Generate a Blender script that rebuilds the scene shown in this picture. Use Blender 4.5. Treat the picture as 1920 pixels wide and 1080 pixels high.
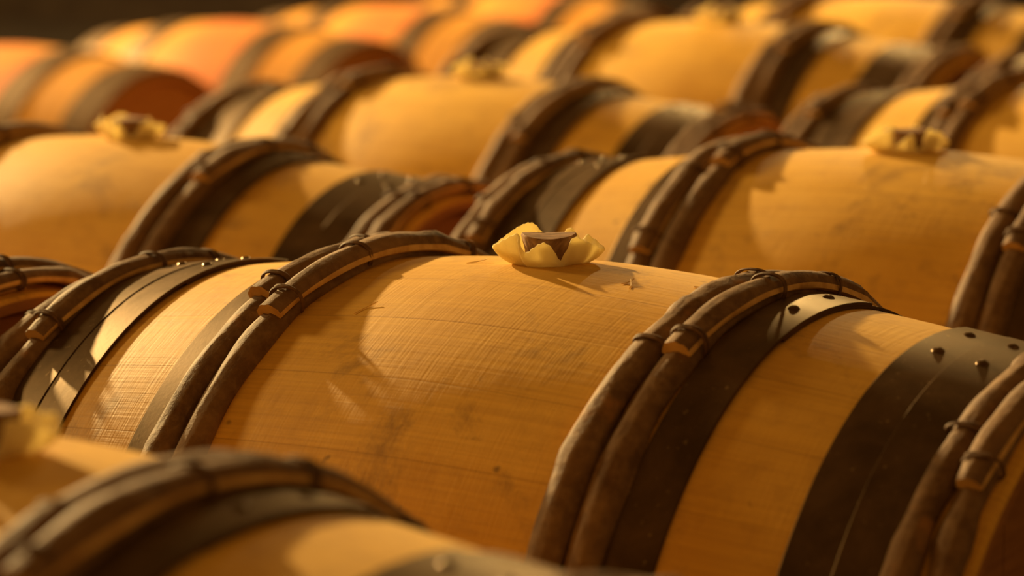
import bpy, bmesh, math, random
from math import sin, cos, pi, radians as R
from mathutils import Vector, Matrix

for o in list(bpy.data.objects): bpy.data.objects.remove(o)
sc = bpy.context.scene
C = sc.collection
FLOOR = -0.30            # barrels of the two near rows lie with their bellies at z = 0
AX = 0.36                # belly radius of a barrel

# ------------------------------------------------------------------ camera
yaw, pitch, roll = 2.1526032957, -0.154544015884, -0.000824741302
d = Vector((cos(pitch)*cos(yaw), cos(pitch)*sin(yaw), sin(pitch)))
r = d.cross(Vector((0, 0, 1))).normalized(); u = r.cross(d)
r2 = r*cos(roll) + u*sin(roll); u2 = -r*sin(roll) + u*cos(roll)
cd = bpy.data.cameras.new('camera'); cam = bpy.data.objects.new('camera', cd); C.objects.link(cam)
m3 = Matrix((r2, u2, -d)).transposed()
cam.matrix_world = Matrix.Translation(Vector((1.33536897, -2.08622353, AX+0.72322831))) @ m3.to_4x4()
cd.sensor_width = 36; cd.lens = 5485.767/1920*36; cd.clip_end = 100
cd.dof.use_dof = True; cd.dof.focus_distance = 2.46; cd.dof.aperture_fstop = 3.9; cd.dof.aperture_blades = 0
sc.camera = cam

# ------------------------------------------------------------------ light
w = bpy.data.worlds.new('cellar_air'); sc.world = w; w.use_nodes = True
bg = w.node_tree.nodes['Background']; bg.inputs[0].default_value = (1.0, 0.47, 0.10, 1); bg.inputs[1].default_value = 0.22

def lamp(name, loc, power, radius, col):
    l = bpy.data.lights.new(name, 'POINT'); l.energy = power; l.shadow_soft_size = radius; l.color = col
    o = bpy.data.objects.new(name, l); o.location = loc; C.objects.link(o); return o
lamp('cellar_or_fill_lamp', (-11.25, 4.72, AX+4.5), 14500, 0.16, (1.0, 0.685, 0.275))
lamp('cellar_or_fill_lamp', (-5.5, -0.2, AX+2.5), 620, 0.4, (1.0, 0.66, 0.23))  # fill light added to brighten the camera-facing barrel sides, not a known fixture
lamp('cellar_or_fill_lamp', (-6.0, 13.0, AX+5.3), 900, 0.13, (1.0, 0.68, 0.25))

vs = sc.view_settings; vs.view_transform = 'Standard'; vs.look = 'None'; vs.gamma = 1; vs.use_curve_mapping = False
vs.exposure = 0.2

# ------------------------------------------------------------------ materials
class NT:
    def __init__(s, name):
        s.m = bpy.data.materials.new(name); s.m.use_nodes = True; s.t = s.m.node_tree; s.t.nodes.clear()
        s.out = s.n('ShaderNodeOutputMaterial'); s.b = s.n('ShaderNodeBsdfPrincipled'); s.l(s.b.outputs[0], s.out.inputs[0])
        s.tc = s.n('ShaderNodeTexCoord').outputs['Object']
        s.rnd = s.n('ShaderNodeObjectInfo').outputs['Random']
    def n(s, k, **kw):
        x = s.t.nodes.new(k)
        for a, b in kw.items(): setattr(x, a, b)
        return x
    def l(s, a, b): s.t.links.new(a, b)
    def math(s, op, a, b=None, c=None, clamp=False):
        x = s.n('ShaderNodeMath', operation=op); x.use_clamp = clamp
        for i, v in enumerate((a, b, c)):
            if v is None: continue
            if isinstance(v, (int, float)): x.inputs[i].default_value = v
            else: s.l(v, x.inputs[i])
        return x.outputs[0]
    def mapping(s, vec, scale=(1, 1, 1)):
        x = s.n('ShaderNodeMapping'); s.l(vec, x.inputs[0]); x.inputs['Scale'].default_value = scale; return x.outputs[0]
    def noise(s, vec, scale, detail=4, rough=.55, dist=0):
        x = s.n('ShaderNodeTexNoise', noise_dimensions='4D'); s.l(vec, x.inputs['Vector'])
        x.inputs['Scale'].default_value = scale; x.inputs['Detail'].default_value = detail
        x.inputs['Roughness'].default_value = rough; x.inputs['Distortion'].default_value = dist
        s.l(s.math('MULTIPLY', s.rnd, 37.0), x.inputs['W'])
        return x.outputs[0]
    def ramp(s, f, a, b):
        x = s.n('ShaderNodeMapRange'); x.clamp = True; s.l(f, x.inputs[0]); x.inputs[1].default_value = a; x.inputs[2].default_value = b
        return x.outputs[0]
    def mix(s, f, a, b, mode='MIX'):
        x = s.n('ShaderNodeMix', data_type='RGBA', blend_type=mode); x.clamp_factor = True
        if isinstance(f, (int, float)): x.inputs[0].default_value = f
        else: s.l(f, x.inputs[0])
        for i, v in ((6, a), (7, b)):
            if isinstance(v, tuple): x.inputs[i].default_value = (*v, 1)
            else: s.l(v, x.inputs[i])
        return x.outputs[2]
    def bump(s, h, strength, dist, prev=None):
        x = s.n('ShaderNodeBump'); s.l(h, x.inputs['Height']); x.inputs['Strength'].default_value = strength
        x.inputs['Distance'].default_value = dist
        if prev is not None: s.l(prev, x.inputs['Normal'])
        return x.outputs[0]
    def done(s, col, rough, bump=None, metal=0, spec=.5):
        for k, v in (('Base Color', col), ('Roughness', rough), ('Metallic', metal), ('Specular IOR Level', spec)):
            if isinstance(v, tuple): s.b.inputs[k].default_value = (*v, 1)
            elif isinstance(v, (int, float)): s.b.inputs[k].default_value = v
            else: s.l(v, s.b.inputs[k])
        if bump is not None: s.l(bump, s.b.inputs['Normal'])
        return s.m

def oak(name, stain=False):
    t = NT(name); c1, c2 = ((.47, .20, .038), (.56, .27, .06)) if stain else ((.66, .355, .045), (.80, .49, .095))
    sx = t.n('ShaderNodeSeparateXYZ'); t.l(t.tc, sx.inputs[0]); x, y, z = sx.outputs
    th = t.math('ARCTAN2', y, z)
    cy = t.n('ShaderNodeCombineXYZ'); t.l(x, cy.inputs[0]); t.l(t.math('MULTIPLY', th, .35), cy.inputs[1]); cyl = cy.outputs[0]
    grain = t.noise(t.mapping(cyl, (5, 260, 1)), 1, 5, .6)
    fine = t.noise(t.mapping(cyl, (420, 22, 1)), 1, 3, .5)
    big = t.noise(cyl, 4.5, 4, .6)
    col = t.mix(t.ramp(big, .35, .65), c1, c2)
    col = t.mix(t.math('MULTIPLY', t.ramp(grain, .38, .62), .35), col, (.46, .24, .05))
    # stave by stave tone and joint lines
    st = t.math('MULTIPLY', th, 30/(2*pi)); fl = t.math('FLOOR', st)
    wn = t.n('ShaderNodeTexWhiteNoise', noise_dimensions='2D'); cc = t.n('ShaderNodeCombineXYZ'); t.l(fl, cc.inputs[0]); t.l(t.rnd, cc.inputs[1]); t.l(cc.outputs[0], wn.inputs[0])
    col = t.mix(t.math('MULTIPLY', wn.outputs[0], .28), col, (.50, .26, .05))
    fr = t.math('FRACT', st); edge = t.math('MINIMUM', fr, t.math('SUBTRACT', 1.0, fr))
    joint = t.math('SUBTRACT', 1.0, t.ramp(edge, .003, .012))
    col = t.mix(t.math('MULTIPLY', joint, .35), col, (.25, .12, .03))
    # handling dirt: blotches and small dark specks
    dirt = t.ramp(t.noise(cyl, 8, 7, .72, .5), .54, .66)
    col = t.mix(t.math('MULTIPLY', dirt, .72), col, (.24, .13, .04))
    spk = t.ramp(t.noise(cyl, 46, 2, .5), .70, .78)
    col = t.mix(t.math('MULTIPLY', spk, .7), col, (.10, .055, .02))
    mot = t.ramp(t.noise(cyl, 26, 6, .75, .3), .50, .72)
    col = t.mix(t.math('MULTIPLY', mot, .38), col, (.34, .17, .04))
    if stain:
        f = t.math('MULTIPLY', t.ramp(x, -.10, -.01), t.math('SUBTRACT', 1.0, t.ramp(x, .15, .16)))
        f = t.math('MULTIPLY', f, t.ramp(t.noise(cyl, 5, 3), .3, .55))
        col = t.mix(t.math('MULTIPLY', f, .8), col, (.55, .155, .06))
    b = t.bump(grain, .36, .0014); b = t.bump(fine, .24, .0010, b); b = t.bump(joint, .25, -.0008, b)
    b = t.bump(t.noise(cyl, 14, 3), .25, .003, b)
    return t.done(col, t.math('ADD', .50, t.math('MULTIPLY', big, .18)), b, 0, (.05 if stain else .2))

def iron(name, dark=1.0):
    t = NT(name)
    n1 = t.noise(t.tc, 16, 6, .65, .4); n2 = t.noise(t.tc, 150, 3, .6)
    col = t.mix(t.ramp(n1, .4, .68), (.054*dark, .030*dark, .015*dark), (.112*dark, .064*dark, .033*dark))
    col = t.mix(t.math('MULTIPLY', t.ramp(n2, .64, .74), .4), col, (.42, .30, .18))
    b = t.bump(n1, .2, .001); b = t.bump(n2, .15, .0004, b)
    t.b.inputs['Specular Tint'].default_value = (1, .80, .58, 1)
    return t.done(col, t.math('ADD', (.33 if dark < 1.2 else .45), t.math('MULTIPLY', n1, .2)), b, .42, .2)

def bark(name):
    t = NT(name)
    n1 = t.noise(t.tc, 13, 5, .6, .5); n2 = t.noise(t.tc, 90, 5, .65)
    col = t.mix(t.ramp(n1, .34, .66), (.085, .042, .019), (.20, .112, .056))
    col = t.mix(t.math('MULTIPLY', t.ramp(n2, .42, .7), .6), col, (.28, .17, .09))
    col = t.mix(t.math('MULTIPLY', t.ramp(t.noise(t.tc, 30, 3), .62, .72), .6), col, (.36, .17, .06))
    b = t.bump(n1, .6, .005); b = t.bump(n2, .8, .002, b)
    return t.done(col, .72, b, 0, .2)

def plain(name, c1, c2, scale=40, rough=.7, bumpd=.001, spec=.3, vec=(1, 1, 1)):
    t = NT(name); n = t.noise(t.mapping(t.tc, vec), scale, 5, .6)
    return t.done(t.mix(t.ramp(n, .35, .65), c1, c2), rough, t.bump(n, .5, bumpd), 0, spec)

M_OAK = oak('oak_staves'); M_STAIN = oak('wine_stained_oak_staves', True)
M_IRON = iron('hoop_iron'); M_RIVET = iron('rivet_iron', 1.1); [setattr(n.inputs[0], 'default_value', .08) for n in M_RIVET.node_tree.nodes if n.type == 'MATH' and n.operation == 'ADD']; M_GALV = iron('pale_hoop_iron', 1.25)
M_BARK = bark('chestnut_bark')
M_SPLIT = plain('split_chestnut', (.50, .28, .10), (.70, .45, .19), 60)
M_WICKER = plain('wicker', (.085, .042, .018), (.17, .09, .04), 120)
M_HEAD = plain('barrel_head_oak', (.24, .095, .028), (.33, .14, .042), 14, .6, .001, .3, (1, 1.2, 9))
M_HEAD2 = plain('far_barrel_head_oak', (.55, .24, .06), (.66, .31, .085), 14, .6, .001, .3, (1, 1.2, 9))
M_CORK = plain('stopper_wood', (.13, .062, .03), (.34, .19, .10), 70, .8, .002, .2, (1, 4, 1))
def felt():
    t = NT('pale_yellow_felt'); n = t.noise(t.tc, 420, 3); g = t.noise(t.tc, 40, 3)
    t.b.inputs['Sheen Weight'].default_value = .25; t.b.inputs['Sheen Roughness'].default_value = .6
    tr = t.n('ShaderNodeBsdfTranslucent'); tr.inputs[0].default_value = (.98, .86, .50, 1); mx = t.n('ShaderNodeMixShader'); mx.inputs[0].default_value = .45
    t.l(t.b.outputs[0], mx.inputs[1]); t.l(tr.outputs[0], mx.inputs[2]); t.l(mx.outputs[0], t.out.inputs[0])
    return t.done(t.mix(t.ramp(g, .3, .7), (.95, .86, .54), (.97, .92, .66)), .9, t.bump(n, .5, .0012), 0, .1)
M_CLOTH = felt()
M_FIBRE = plain('wood_fibre', (.72, .50, .2), (.8, .6, .3), 80)
M_BEAM = plain('beam_wood', (.10, .055, .028), (.17, .10, .05), 9, .8, .004, .2, (8, .8, 8))
M_FLOOR = plain('cellar_floor', (.012, .008, .006), (.02, .014, .009), 3, .95, .01, .03)
def stone():
    t = NT('cellar_stone'); br = t.n('ShaderNodeTexBrick'); sp = t.n('ShaderNodeSeparateXYZ'); t.l(t.tc, sp.inputs[0])
    cb = t.n('ShaderNodeCombineXYZ'); t.l(t.math('ADD', sp.outputs[0], sp.outputs[1]), cb.inputs[0]); t.l(sp.outputs[2], cb.inputs[1])
    t.l(cb.outputs[0], br.inputs[0]); br.inputs['Color1'].default_value = (.015, .009, .005, 1); br.inputs['Color2'].default_value = (.009, .005, .003, 1)
    br.inputs['Mortar'].default_value = (.008, .005, .003, 1); br.inputs['Scale'].default_value = 2.2; br.inputs['Mortar Size'].default_value = .02
    n = t.noise(t.tc, 6, 5, .6)
    return t.done(t.mix(t.math('MULTIPLY', n, .5), br.outputs[0], (.012, .008, .005)), .9, t.bump(n, .7, .02), 0, .02)
M_STONE = stone()

# ------------------------------------------------------------------ helpers
def mesh(name, bm, mats, parent=None, loc=(0, 0, 0), smooth=35):
    me = bpy.data.meshes.new(name); bmesh.ops.recalc_face_normals(bm, faces=bm.faces[:]); bm.to_mesh(me); bm.free()
    for m in mats: me.materials.append(m)
    if smooth:
        for p in me.polygons: p.use_smooth = True
        me.set_sharp_from_angle(angle=R(smooth))
    o = bpy.data.objects.new(name, me); C.objects.link(o)
    if parent: o.parent = parent
    o.location = loc
    return o
def tag(o, label, cat, group=None):
    o['label'] = label; o['category'] = cat
    if group: o['group'] = group
    return o
def box_bm(x0, x1, y0, y1, z0, z1, bevel=0):
    bm = bmesh.new(); bmesh.ops.create_cube(bm, size=1)
    for v in bm.verts: v.co = ((x0+x1)/2+v.co.x*(x1-x0), (y0+y1)/2+v.co.y*(y1-y0), (z0+z1)/2+v.co.z*(z1-z0))
    if bevel: bmesh.ops.bevel(bm, geom=bm.edges[:], offset=bevel, segments=2, affect='EDGES')
    return bm
def struct(name, bm, m):
    o = mesh(name, bm, [m], smooth=0); o['kind'] = 'structure'; return o

RH, H, END = 0.3145, 0.44, 0.490
EXP = .724; E2 = .06**2
def prof(x): return AX-(AX-RH)/(H**(2*EXP))*((x*x+E2)**EXP-E2**EXP)
def P(x, th, rad): return Vector((x, -rad*cos(th), rad*sin(th)))    # th = 90 deg is the top, 0 faces -y

def lathe(path, n=144, close=True):
    bm = bmesh.new(); rings = []
    for x, rad in path: rings.append([bm.verts.new(P(x, 2*pi*k/n, rad)) for k in range(n)])
    rng = range(len(rings)) if close else range(len(rings)-1)
    for i in rng:
        a, b = rings[i], rings[(i+1) % len(rings)]
        for k in range(n): bm.faces.new((a[k], a[(k+1) % n], b[(k+1) % n], b[k]))
    return bm

def body_bm(END=END):
    path = [(-END+2*END*i/44, prof(-END+2*END*i/44)) for i in range(45)]
    path[0] = (-END, prof(END)-.004); path[-1] = (END, prof(END)-.004)
    path.insert(1, (-END+.003, prof(END))); path.insert(-1, (END-.003, prof(END)))
    inner = [(END, prof(END)-.014), (END-.03, prof(END)-.026), (0, AX-.028), (-END+.03, prof(END)-.026), (-END, prof(END)-.014)]
    bm = lathe(path+inner)
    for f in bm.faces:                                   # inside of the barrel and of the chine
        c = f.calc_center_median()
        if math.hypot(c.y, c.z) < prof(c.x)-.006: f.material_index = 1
    return bm

def head_bm(side, END=END):
    # head boards: a disc of seven boards with fine gaps, recessed behind the chine
    xo = END-.030; rad = prof(xo)-.024; bm = bmesh.new(); nb = 7; wd = 2*rad/nb
    for k in range(nb):
        y0 = -rad+k*wd+.0006; y1 = y0+wd-.0012; pts = []
        for i in range(13):
            y = y0+(y1-y0)*i/12; pts.append((y, math.sqrt(max(rad*rad-y*y, 1e-6))))
        for i in range(12, -1, -1):
            y = y0+(y1-y0)*i/12; pts.append((y, -math.sqrt(max(rad*rad-y*y, 1e-6))))
        fs = []
        for x in (xo-.010, xo+.005):
            fs.append([bm.verts.new((side*x, a, b)) for a, b in pts])
        bm.faces.new(fs[0]); bm.faces.new(fs[1]); n = len(pts)
        for i in range(n): bm.faces.new((fs[0][i], fs[0][(i+1) % n], fs[1][(i+1) % n], fs[1][i]))
    return bm

def iron_bm(xa, xb, start, lift=0.0):
    # a strip wrapped once round the barrel and lapped over its own start
    bm = bmesh.new(); n = 150; tot = 360+26; prev = None; th0 = R(start); thick = .0022
    for k in range(n+1):
        a = tot*k/n; o = .0006+lift+(0 if a < 330 else thick*1.1*min(1, (a-330)/25))
        t = th0+R(a); e = .12 if k == n else 0
        xm = (xa+xb)/2
        ring = []
        for (x, dr) in ((xa, 0), (xb, 0), (xb, thick), (xb-.0006*(1 if xb > xa else -1), thick+.0004), (xa+.0006*(1 if xb > xa else -1), thick+.0004), (xa, thick)):
            ring.append(bm.verts.new(P(x, t, prof(x)+o+dr)))
        if prev:
            for i in range(6): bm.faces.new((prev[i], prev[(i+1) % 6], ring[(i+1) % 6], ring[i]))
        else: bm.faces.new(ring)
        prev = ring
    bm.faces.new(prev)
    return bm

def rivet_bm(x, th, lift=0):
    bm = bmesh.new(); c = P(x, th, prof(x)+.0046+lift); nrm = P(0, th, 1)
    t1 = Vector((1, 0, 0)); t2 = nrm.cross(t1); rr = .0058; hh = .0046; n = 14; prev = None
    for j in range(6):
        a = (pi/2)*j/5; rad = rr*cos(a); h = hh*sin(a)-.001
        if j == 5:
            top = bm.verts.new(c+nrm*h)
            for i in range(n): bm.faces.new((prev[i], prev[(i+1) % n], top))
        else:
            ring = [bm.verts.new(c+nrm*h+(t1*cos(2*pi*i/n)+t2*sin(2*pi*i/n))*rad) for i in range(n)]
            if prev:
                for i in range(n): bm.faces.new((prev[i], prev[(i+1) % n], ring[(i+1) % n], ring[i]))
            prev = ring
    return bm

ROD_W, ROD_H = .0145, .0150
def lap_off(a, lap):
    if a < lap: return .0105-.0048*min(1, a/(.6*lap))
    if a < lap+35: return .0057*(.5+.5*cos(pi*(a-lap)/35))
    return 0
def rod_bm(x0, start, lap, seed, w=1.0, flip=1):
    # split chestnut rod: half round, bark outside, pale split face inside; wrapped once and lapped
    rnd = random.Random(seed); ph = [rnd.uniform(0, 6.28) for _ in range(8)]
    bm = bmesh.new(); tot = 360+lap; n = 260; prev = None; K = 12
    knots = [(rnd.uniform(0, tot), rnd.uniform(.8, 1.6)) for _ in range(8)]
    for k in range(n+1):
        a = tot*k/n; t = R(start)+R(a)*flip
        off = lap_off(a, lap)
        endt = 1.0
        if a > 360: endt = 1-.45*(a-360)/lap          # tail tapers away beneath the lap
        if a < 9: endt = .90+.10*a/9
        wob = .0020*sin(t*3+ph[0])+.0013*sin(t*7+ph[1])
        sc_ = w*(1+.06*sin(t*5+ph[2])+.05*sin(t*11+ph[3])+.035*sin(t*23+ph[4]))
        for ka, ks in knots:
            dd = (a-ka)/1.8
            if abs(dd) < 3: sc_ += .11*ks*math.exp(-dd*dd)
        x = x0+wob; base = prof(x0)+.0005+off; ring = []
        for i in range(K):
            b = pi*i/(K-1)
            j = 1+.05*sin(i*2.3+t*17+ph[5])
            ring.append(bm.verts.new(P(x+ROD_W*cos(b)*sc_*endt*j, t, base+.0015+(ROD_H-.0015)*(sin(b)**.85)*sc_*endt*j)))
        ring.append(bm.verts.new(P(x-ROD_W*.8*sc_*endt, t, base)))
        ring.append(bm.verts.new(P(x+ROD_W*.8*sc_*endt, t, base)))
        if prev:
            L = len(ring)
            for i in range(L):
                f = bm.faces.new((prev[i], prev[(i+1) % L], ring[(i+1) % L], ring[i]))
                if i >= K-1 or (a < lap+12 and i in (0, K-2)): f.material_index = 1
        else:
            f = bm.faces.new(ring); f.material_index = 1
        prev = ring
    f = bm.faces.new(prev); f.material_index = 1
    return bm

def tie_bm(x0, th, top, seed, width=.0045):
    # a few turns of wicker round a rod at one place
    rnd = random.Random(seed); bm = bmesh.new(); turns = 1; n = 26; rr = .0013
    nrm = P(0, th, 1); tang = Vector((1, 0, 0)).cross(nrm); c0 = P(x0, th, prof(x0))
    for q in range(2):
        prev = None; sh = (q-.5)*.0026; first = None; tilt = rnd.uniform(-.12, .12)
        for k in range(n):
            b = 2*pi*k/n
            ex = (ROD_W+.0010)*abs(cos(b))**.8*(1 if cos(b) > 0 else -1)
            ez = (top/2)+(top/2+.0006)*abs(sin(b))**.8*(1 if sin(b) > 0 else -1)
            c = c0+Vector((ex, 0, 0))+nrm*max(ez, .0012)+tang*(sh+tilt*ex)
            o1 = (Vector((ex, 0, 0))+nrm*(ez-top/2)).normalized()
            ring = [bm.verts.new(c+o1*(rr*cos(e))+tang*(rr*1.2*sin(e))) for e in (0, 1.2566, 2.513, 3.77, 5.027)]
            if prev:
                for i in range(5): bm.faces.new((prev[i], prev[(i+1) % 5], ring[(i+1) % 5], ring[i]))
            else: first = ring
            prev = ring
        for i in range(5): bm.faces.new((prev[i], prev[(i+1) % 5], first[(i+1) % 5], first[i]))
    return bm

# ------------------------------------------------------------------ barrels
def barrel_root(name):
    o = bpy.data.objects.new(name, None); o.empty_display_size = .1; C.objects.link(o); return o

def common(root, oakm, END=END):
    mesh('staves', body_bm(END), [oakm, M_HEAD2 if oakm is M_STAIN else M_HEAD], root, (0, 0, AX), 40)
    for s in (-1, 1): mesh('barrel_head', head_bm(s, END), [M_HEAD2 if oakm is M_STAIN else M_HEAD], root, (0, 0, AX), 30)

def add_iron(root, xa, xb, start=76, lift=0.0, riv=True, mat=None):
    h = mesh('iron_hoop', iron_bm(xa, xb, start, lift), [mat or M_IRON], root, (0, 0, AX), 30)
    if riv:
        for dth in (9.5, 19.5): mesh('rivet', rivet_bm((xa+xb)/2, R(start+dth), lift), [M_RIVET], h, (0, 0, 0))
    return h

def add_rod(root, x0, start, lap, seed, ties, w=1.0, flip=1):
    h = mesh('chestnut_hoop', rod_bm(x0, start, lap, seed, w, flip), [M_BARK, M_SPLIT], root, (0, 0, AX), 50)
    for a in ties:
        top = ROD_H*w*1.06+(lap_off(a, lap) if a < lap+40 else 0)
        mesh('wicker_tie', tie_bm(x0, R(start)+R(a)*flip, top, seed+int(a)), [M_WICKER], h)
    return h

def chestnut_barrel(v=0, oakm=None):
    rnd = random.Random(40+v); j = lambda a: rnd.uniform(-a, a) if v else 0
    root = barrel_root('wine_barrel'); common(root, oakm or M_OAK)
    for s in (-1, 1):
        add_iron(root, s*.2185, s*.2605, 75+j(7))
        add_iron(root, s*.353, s*.3935, (72 if s > 0 else 77)+j(5))
        add_iron(root, s*.3925, s*.433, (71 if s > 0 else 79)+j(5), .0010)
    add_rod(root, -.185, 62.6+j(12), 52, 11+10*v, (4, 20, 46, 200), 1.0)
    add_rod(root, -.217, 67+j(25), 34, 12+10*v, (4, 24, 120, 230), .96)
    add_rod(root, .174, 112+j(25), 40, 13+10*v, (8, 314, 341, 200), 1.05)
    add_rod(root, .204, 64.5+j(12), 44, 14+10*v, (3, 24, 40, 150, 230), .98)
    add_rod(root, -.447, 58+j(14), 46, 15+10*v, (4, 30, 44, 180), .90)
    add_rod(root, -.477, 100+j(30), 34, 16+10*v, (4, 30, 325, 150), .80)
    add_rod(root, .443, 105+j(20), 40, 17+10*v, (6, 318, 120, 250), .94)
    add_rod(root, .471, 53+j(12), 46, 18+10*v, (4, 26, 44, 190), .84)
    return root

def iron_barrel(v=0):
    root = barrel_root('wine_barrel'); common(root, M_STAIN, .447)
    for s in (-1, 1):
        for a, b, l in ((.148, .190, 0), (.189, .230, .001), (.354, .398, 0), (.397, .440, .001)):
            add_iron(root, s*a, s*b, 76+v*3+a*20, l, mat=M_GALV)
    return root

def dup(root):
    c = root.copy(); C.objects.link(c)
    for ch in list(root.children):
        k = ch.copy(); C.objects.link(k); k.parent = c
        for g in list(ch.children):
            e = g.copy(); C.objects.link(e); e.parent = k
    return c

def put(o, x, y, rot, s, label, group, z=0.0):
    o.location = (x+.015*cos(rot), y, z); o.rotation_euler = (0, 0, rot); o.scale = (s, s, s)
    tag(o, label, 'barrel', group); return o
G1 = 'wine barrels with chestnut and iron hoops'; G2 = 'wine barrels hooped only in iron'
NEAR = [chestnut_barrel(0), chestnut_barrel(1), chestnut_barrel(2)]
used = set()
def take(pool, i):
    if i not in used and pool is NEAR: used.add(i); return pool[i]
    return dup(pool[i])
barrels = {}
for key, i, x, y, rot, s, z, label in [
    ('M', 0, 0, 0, 0, 1, 0, 'large sharply focused oak wine barrel across the centre of the photo'),
    ('F', 1, 0.07, -0.828, -0.005, 1, 0, 'blurred wine barrel in the bottom left corner, nearest the viewer'),
    ('R', 2, -0.102, 0.897, 0.052, 1, 0.009, 'wine barrel directly behind the central sharp one, its ruffled bung near the right edge'),
    ('R2', 1, -0.233, 1.897, -0.005, 1, 0.009, 'wine barrel cut by the right edge, behind the ruffled bung on the right'),
    ('R3', 0, -0.355, 2.79, -0.005, 0.98, 0.02, 'wine barrel of which a dark hoop shows at the upper right edge'),
    ('L0', 2, -1.03, -0.08, 0, 1, -0.012, 'wine barrel whose dark red end peeks in at the middle of the left edge'),
    ('L1', 1, -1.156, 0.783, 0.085, 1, -0.025, 'wine barrel at left, its near end facing us just above the central barrel'),
    ('L2', 2, -1.306, 1.814, 0.034, 1, -0.026, 'wine barrel at upper middle with glinting rivets above a dark end'),
    ('L3', 0, -1.4, 2.77, 0.034, 1.038, -0.018, 'wine barrel at upper right of centre, its bung just under the top edge'),
    ('L4', 1, -1.494, 3.723, 0, 1, 0.01, 'wine barrel cut by the top edge near the upper right corner'),
]:
    barrels[key] = put(take(NEAR, i), x, y, rot, s, label, G1, z)
IR = iron_barrel()
ZL = -.139
far = []
for k, (x, y, rot, label) in enumerate([
    (-3.515, 3.117, 0, 'out of focus reddish barrel with iron hoops at the upper left edge'),
    (-3.632, 4.109, 0, 'out of focus pinkish barrel with pale iron hoops, second from the upper left'),
    (-3.712, 4.953, 0, 'out of focus iron-hooped barrel at the top, left of the middle'),
    (-3.79, 5.80, 0, 'out of focus iron-hooped barrel cut by the top edge at the middle'),
]):
    o = IR if k == 0 else dup(IR)
    far.append(put(o, x, y, rot, 1, label, G2, ZL))

# ------------------------------------------------------------------ bungs
LIP = [(-.043, -.004, .014), (-.034, -.014, .021), (-.0235, -.0205, .0265), (-.0225, -.0240, .019), (-.017, -.0235, .0115), (-.011, -.0285, .0165),
       (-.004, -.0310, .0205), (.002, -.0285, .0165), (.0085, -.0215, .0045), (.0135, -.0225, .012), (.0195, -.0215, .0235), (.030, -.0150, .019),
       (.044, -.002, .0115), (.037, .008, .0175), (.031, .0120, .0210), (.0265, .0165, .0165), (.018, .0215, .0255), (.010, .0235, .018),
       (.003, .0240, .013), (-.004, .0235, .021), (-.012, .0215, .0295), (-.022, .0165, .0275), (-.034, .007, .0200)]
def cloth_bm(seed):
    rnd = random.Random(seed); j = 0 if seed == 3 else 1; n = len(LIP)
    pts = [Vector((x+j*rnd.uniform(-.003, .003), y+j*rnd.uniform(-.003, .003), max(.003, z+j*rnd.uniform(-.005, .003)))) for x, y, z in LIP]
    lip = []
    for i in range(n):
        p0, p1, p2, p3 = pts[i-1], pts[i], pts[(i+1) % n], pts[(i+2) % n]
        for q in range(10):
            t = q/10
            lip.append(.5*((2*p1)+(p2-p0)*t+(2*p0-5*p1+4*p2-p3)*t*t+(3*p1-p0-3*p2+p3)*t**3))
    bm = bmesh.new(); N = len(lip); ms = 12; rows = []
    for m in range(ms+1):
        s = m/ms; row = []
        for i, p in enumerate(lip):
            a = math.atan2(p.y, p.x); b = Vector((.0190*cos(a), .0190*sin(a), -.004))
            c = b.lerp(p, s); bow = .0035*sin(pi*s)                      # the felt bellies outward as it rises
            c += Vector((cos(a), sin(a), -.35))*bow
            c.z += .0005*sin(40*a)*s
            row.append(bm.verts.new(c))
        rows.append(row)
    for m in range(ms):
        for i in range(N): bm.faces.new((rows[m][i], rows[m][(i+1) % N], rows[m+1][(i+1) % N], rows[m+1][i]))
    return bm
def stopper_bm(seed):
    rnd = random.Random(seed); ph = rnd.uniform(0, 6); bm = bmesh.new(); n = 40; rows = []
    for z, rr in ((-.012, .0160), (.0, .0168), (.010, .0176), (.0212, .0206), (.0228, .0198)):
        rows.append([bm.verts.new((rr*(1+.04*sin(3*a+ph)+.02*sin(7*a))*cos(a)*1.05, rr*(1+.04*sin(3*a+ph))*sin(a), z+(.0012*sin(2*a+ph) if z > .019 else 0))) for a in [2*pi*k/n for k in range(n)]])
    for j in range(4):
        for k in range(n): bm.faces.new((rows[j][k], rows[j][(k+1) % n], rows[j+1][(k+1) % n], rows[j+1][k]))
    c = bm.verts.new((0, 0, .0236))
    for k in range(n): bm.faces.new((rows[4][k], rows[4][(k+1) % n], c))
    bm.faces.new(rows[0])
    return bm
def bung(key, dx, dth, spin, seed, label):
    b = barrels[key]; s = b.scale.x
    loc = Matrix.Translation(b.location) @ Matrix.Rotation(b.rotation_euler.z, 4, 'Z') @ Vector((dx*s, -AX*s*cos(R(90+dth)), AX*s+AX*s*sin(R(90+dth))))
    e = bpy.data.objects.new('barrel_bung', None); e.empty_display_size = .03; C.objects.link(e)
    e.location = loc; e.rotation_euler = (R(-dth), 0, spin); e.scale = (1.1, 1.1, 1.04)
    c = mesh('cloth', cloth_bm(seed), [M_CLOTH], e, smooth=180)
    md = c.modifiers.new('thick', 'SOLIDIFY'); md.thickness = .0020; md.offset = 0
    md = c.modifiers.new('soft', 'SUBSURF'); md.levels = md.render_levels = 1
    mesh('stopper', stopper_bm(seed), [M_CORK], e, smooth=50)
    tag(e, label, 'bung', 'wooden bungs wrapped in ruffled cloth')
    return e
cr = math.atan2(r.y, r.x)
bung('M', -.015, 0, cr, 3, 'sharp ruffled pale yellow cloth bung on top of the central barrel')
bung('R', -.01, 0, cr+.15, 8, 'ruffled cloth bung on the barrel behind, near the right edge')
bung('L1', -.0, 0, cr-.2, 5, 'blurred ruffled cloth bung on the barrel at left')
bung('L2', .0, 0, cr+.3, 13, 'blurred cloth bung at top, left of the middle, with bright rims')
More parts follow.
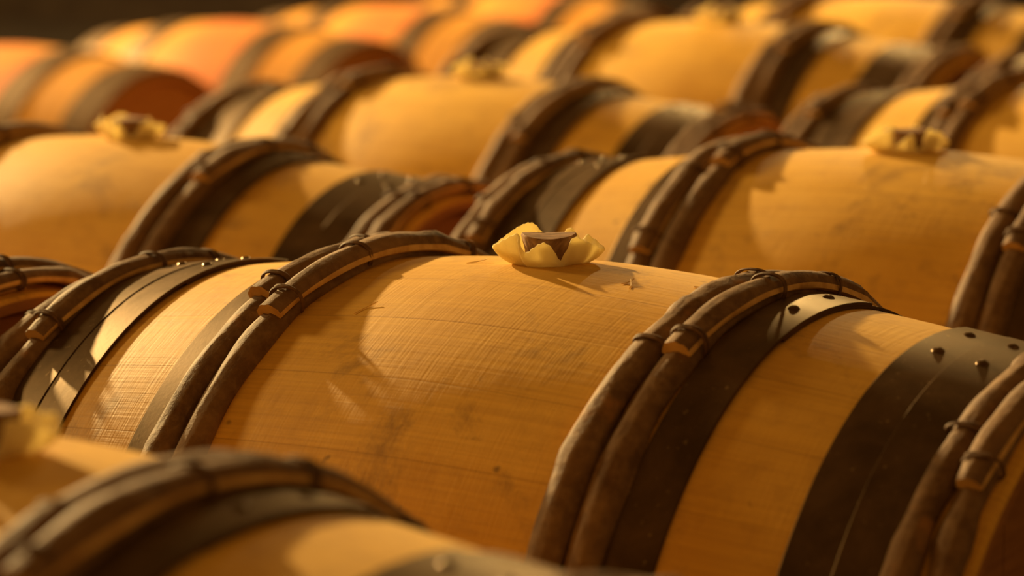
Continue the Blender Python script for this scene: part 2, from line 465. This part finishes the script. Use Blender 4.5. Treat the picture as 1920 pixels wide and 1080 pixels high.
bung('L3', .0, 0, cr, 21, 'blurred cloth bung right under the top edge, right of the middle')
bung('F', .045, 0, cr, 30, 'very blurred yellow cloth bung cut by the lower left edge')

# ------------------------------------------------------------------ wood fibres lying on the central barrel
def fibre(x, th, ln, ang, bend, lift, label):
    bm = bmesh.new(); n = 14; prev = None; rad = .00045; rows = []
    for k in range(n+1):
        q = (k/n-.5)*ln; px = x+q*cos(ang)+bend*(q*q)/ln*sin(ang); pt = th+(q*sin(ang)-bend*(q*q)/ln*cos(ang))/AX
        h = lift*max(0, (k/n-.45))**1.4
        c = P(px, pt, prof(px)+.0006+h); nr = P(0, pt, 1); tg = Vector((1, 0, 0)).cross(nr)*cos(ang)-Vector((1, 0, 0))*sin(ang)
        rows.append([bm.verts.new(c+nr*rad*cos(e)+tg*rad*sin(e)) for e in (0, 1.2566, 2.513, 3.77, 5.027)])
    for a, b in zip(rows, rows[1:]):
        for i in range(5): bm.faces.new((a[i], a[(i+1) % 5], b[(i+1) % 5], b[i]))
    bm.faces.new(rows[0]); bm.faces.new(rows[-1])
    o = mesh('wood_fibre', bm, [M_FIBRE], None, (.015, 0, AX)); return tag(o, label, 'wood fibre', 'loose wood fibres on the central barrel')
fibre(.087, R(84), .012, 1.1, .2, .006, 'short upright fibre right of the sharp bung, left arm of the little V')
fibre(.094, R(83), .014, 2.0, -.2, .008, 'short fibre right of the sharp bung, right arm of the little V')
fibre(-.111, R(68), .022, .95, .3, .004, 'pale fibre beside the left chestnut hoops on the central barrel')
fibre(.150, R(88), .024, -.25, .9, .003, 'thin fibre next to the right chestnut hoops on the central barrel')
fibre(-.075, R(87), .018, .5, .8, .006, 'curled fibre on top of the central barrel, left of its bung')

# ------------------------------------------------------------------ setting
def rail(x, y0, y1, row, label):
    lo = 9
    for b in row:
        for e in (-.035, 0, .035):
            q = (x+e-b.location.x)/b.scale.x
            lo = min(lo, b.location.z+b.scale.x*(AX-prof(q)))
    o = mesh('timber_rail', box_bm(x-.035, x+.035, y0, y1, FLOOR, lo-.014, .006), [M_BEAM], smooth=0); tag(o, label, 'rail', 'timber rails carrying the barrels')
near = [barrels[k] for k in ('F', 'M', 'R', 'R2', 'R3')]; second = [barrels[k] for k in ('L0', 'L1', 'L2', 'L3', 'L4')]
rail(-.42, -1.3, 3.4, near, 'timber rail beneath the left ends of the nearest row of barrels')
rail(.16, -1.3, 3.4, near, 'timber rail beneath the right ends of the nearest row of barrels')
rail(-1.62, -.5, 4.3, second, 'timber rail beneath the left ends of the second row of barrels')
rail(-.98, -.5, 4.3, second, 'timber rail beneath the right ends of the second row of barrels')
rail(-3.92, 2.7, 6.4, far, 'timber rail beneath the left ends of the farthest row of barrels')
rail(-3.33, 2.7, 6.4, far, 'timber rail beneath the right ends of the farthest row of barrels')

struct('floor', box_bm(-14, 4, -5, 14, FLOOR-.1, FLOOR), M_FLOOR)
struct('wall_left', box_bm(-14.2, -14, -5, 14, FLOOR, 7), M_STONE)
struct('wall_back', box_bm(-14, 4, 14, 14.2, FLOOR, 7), M_STONE)
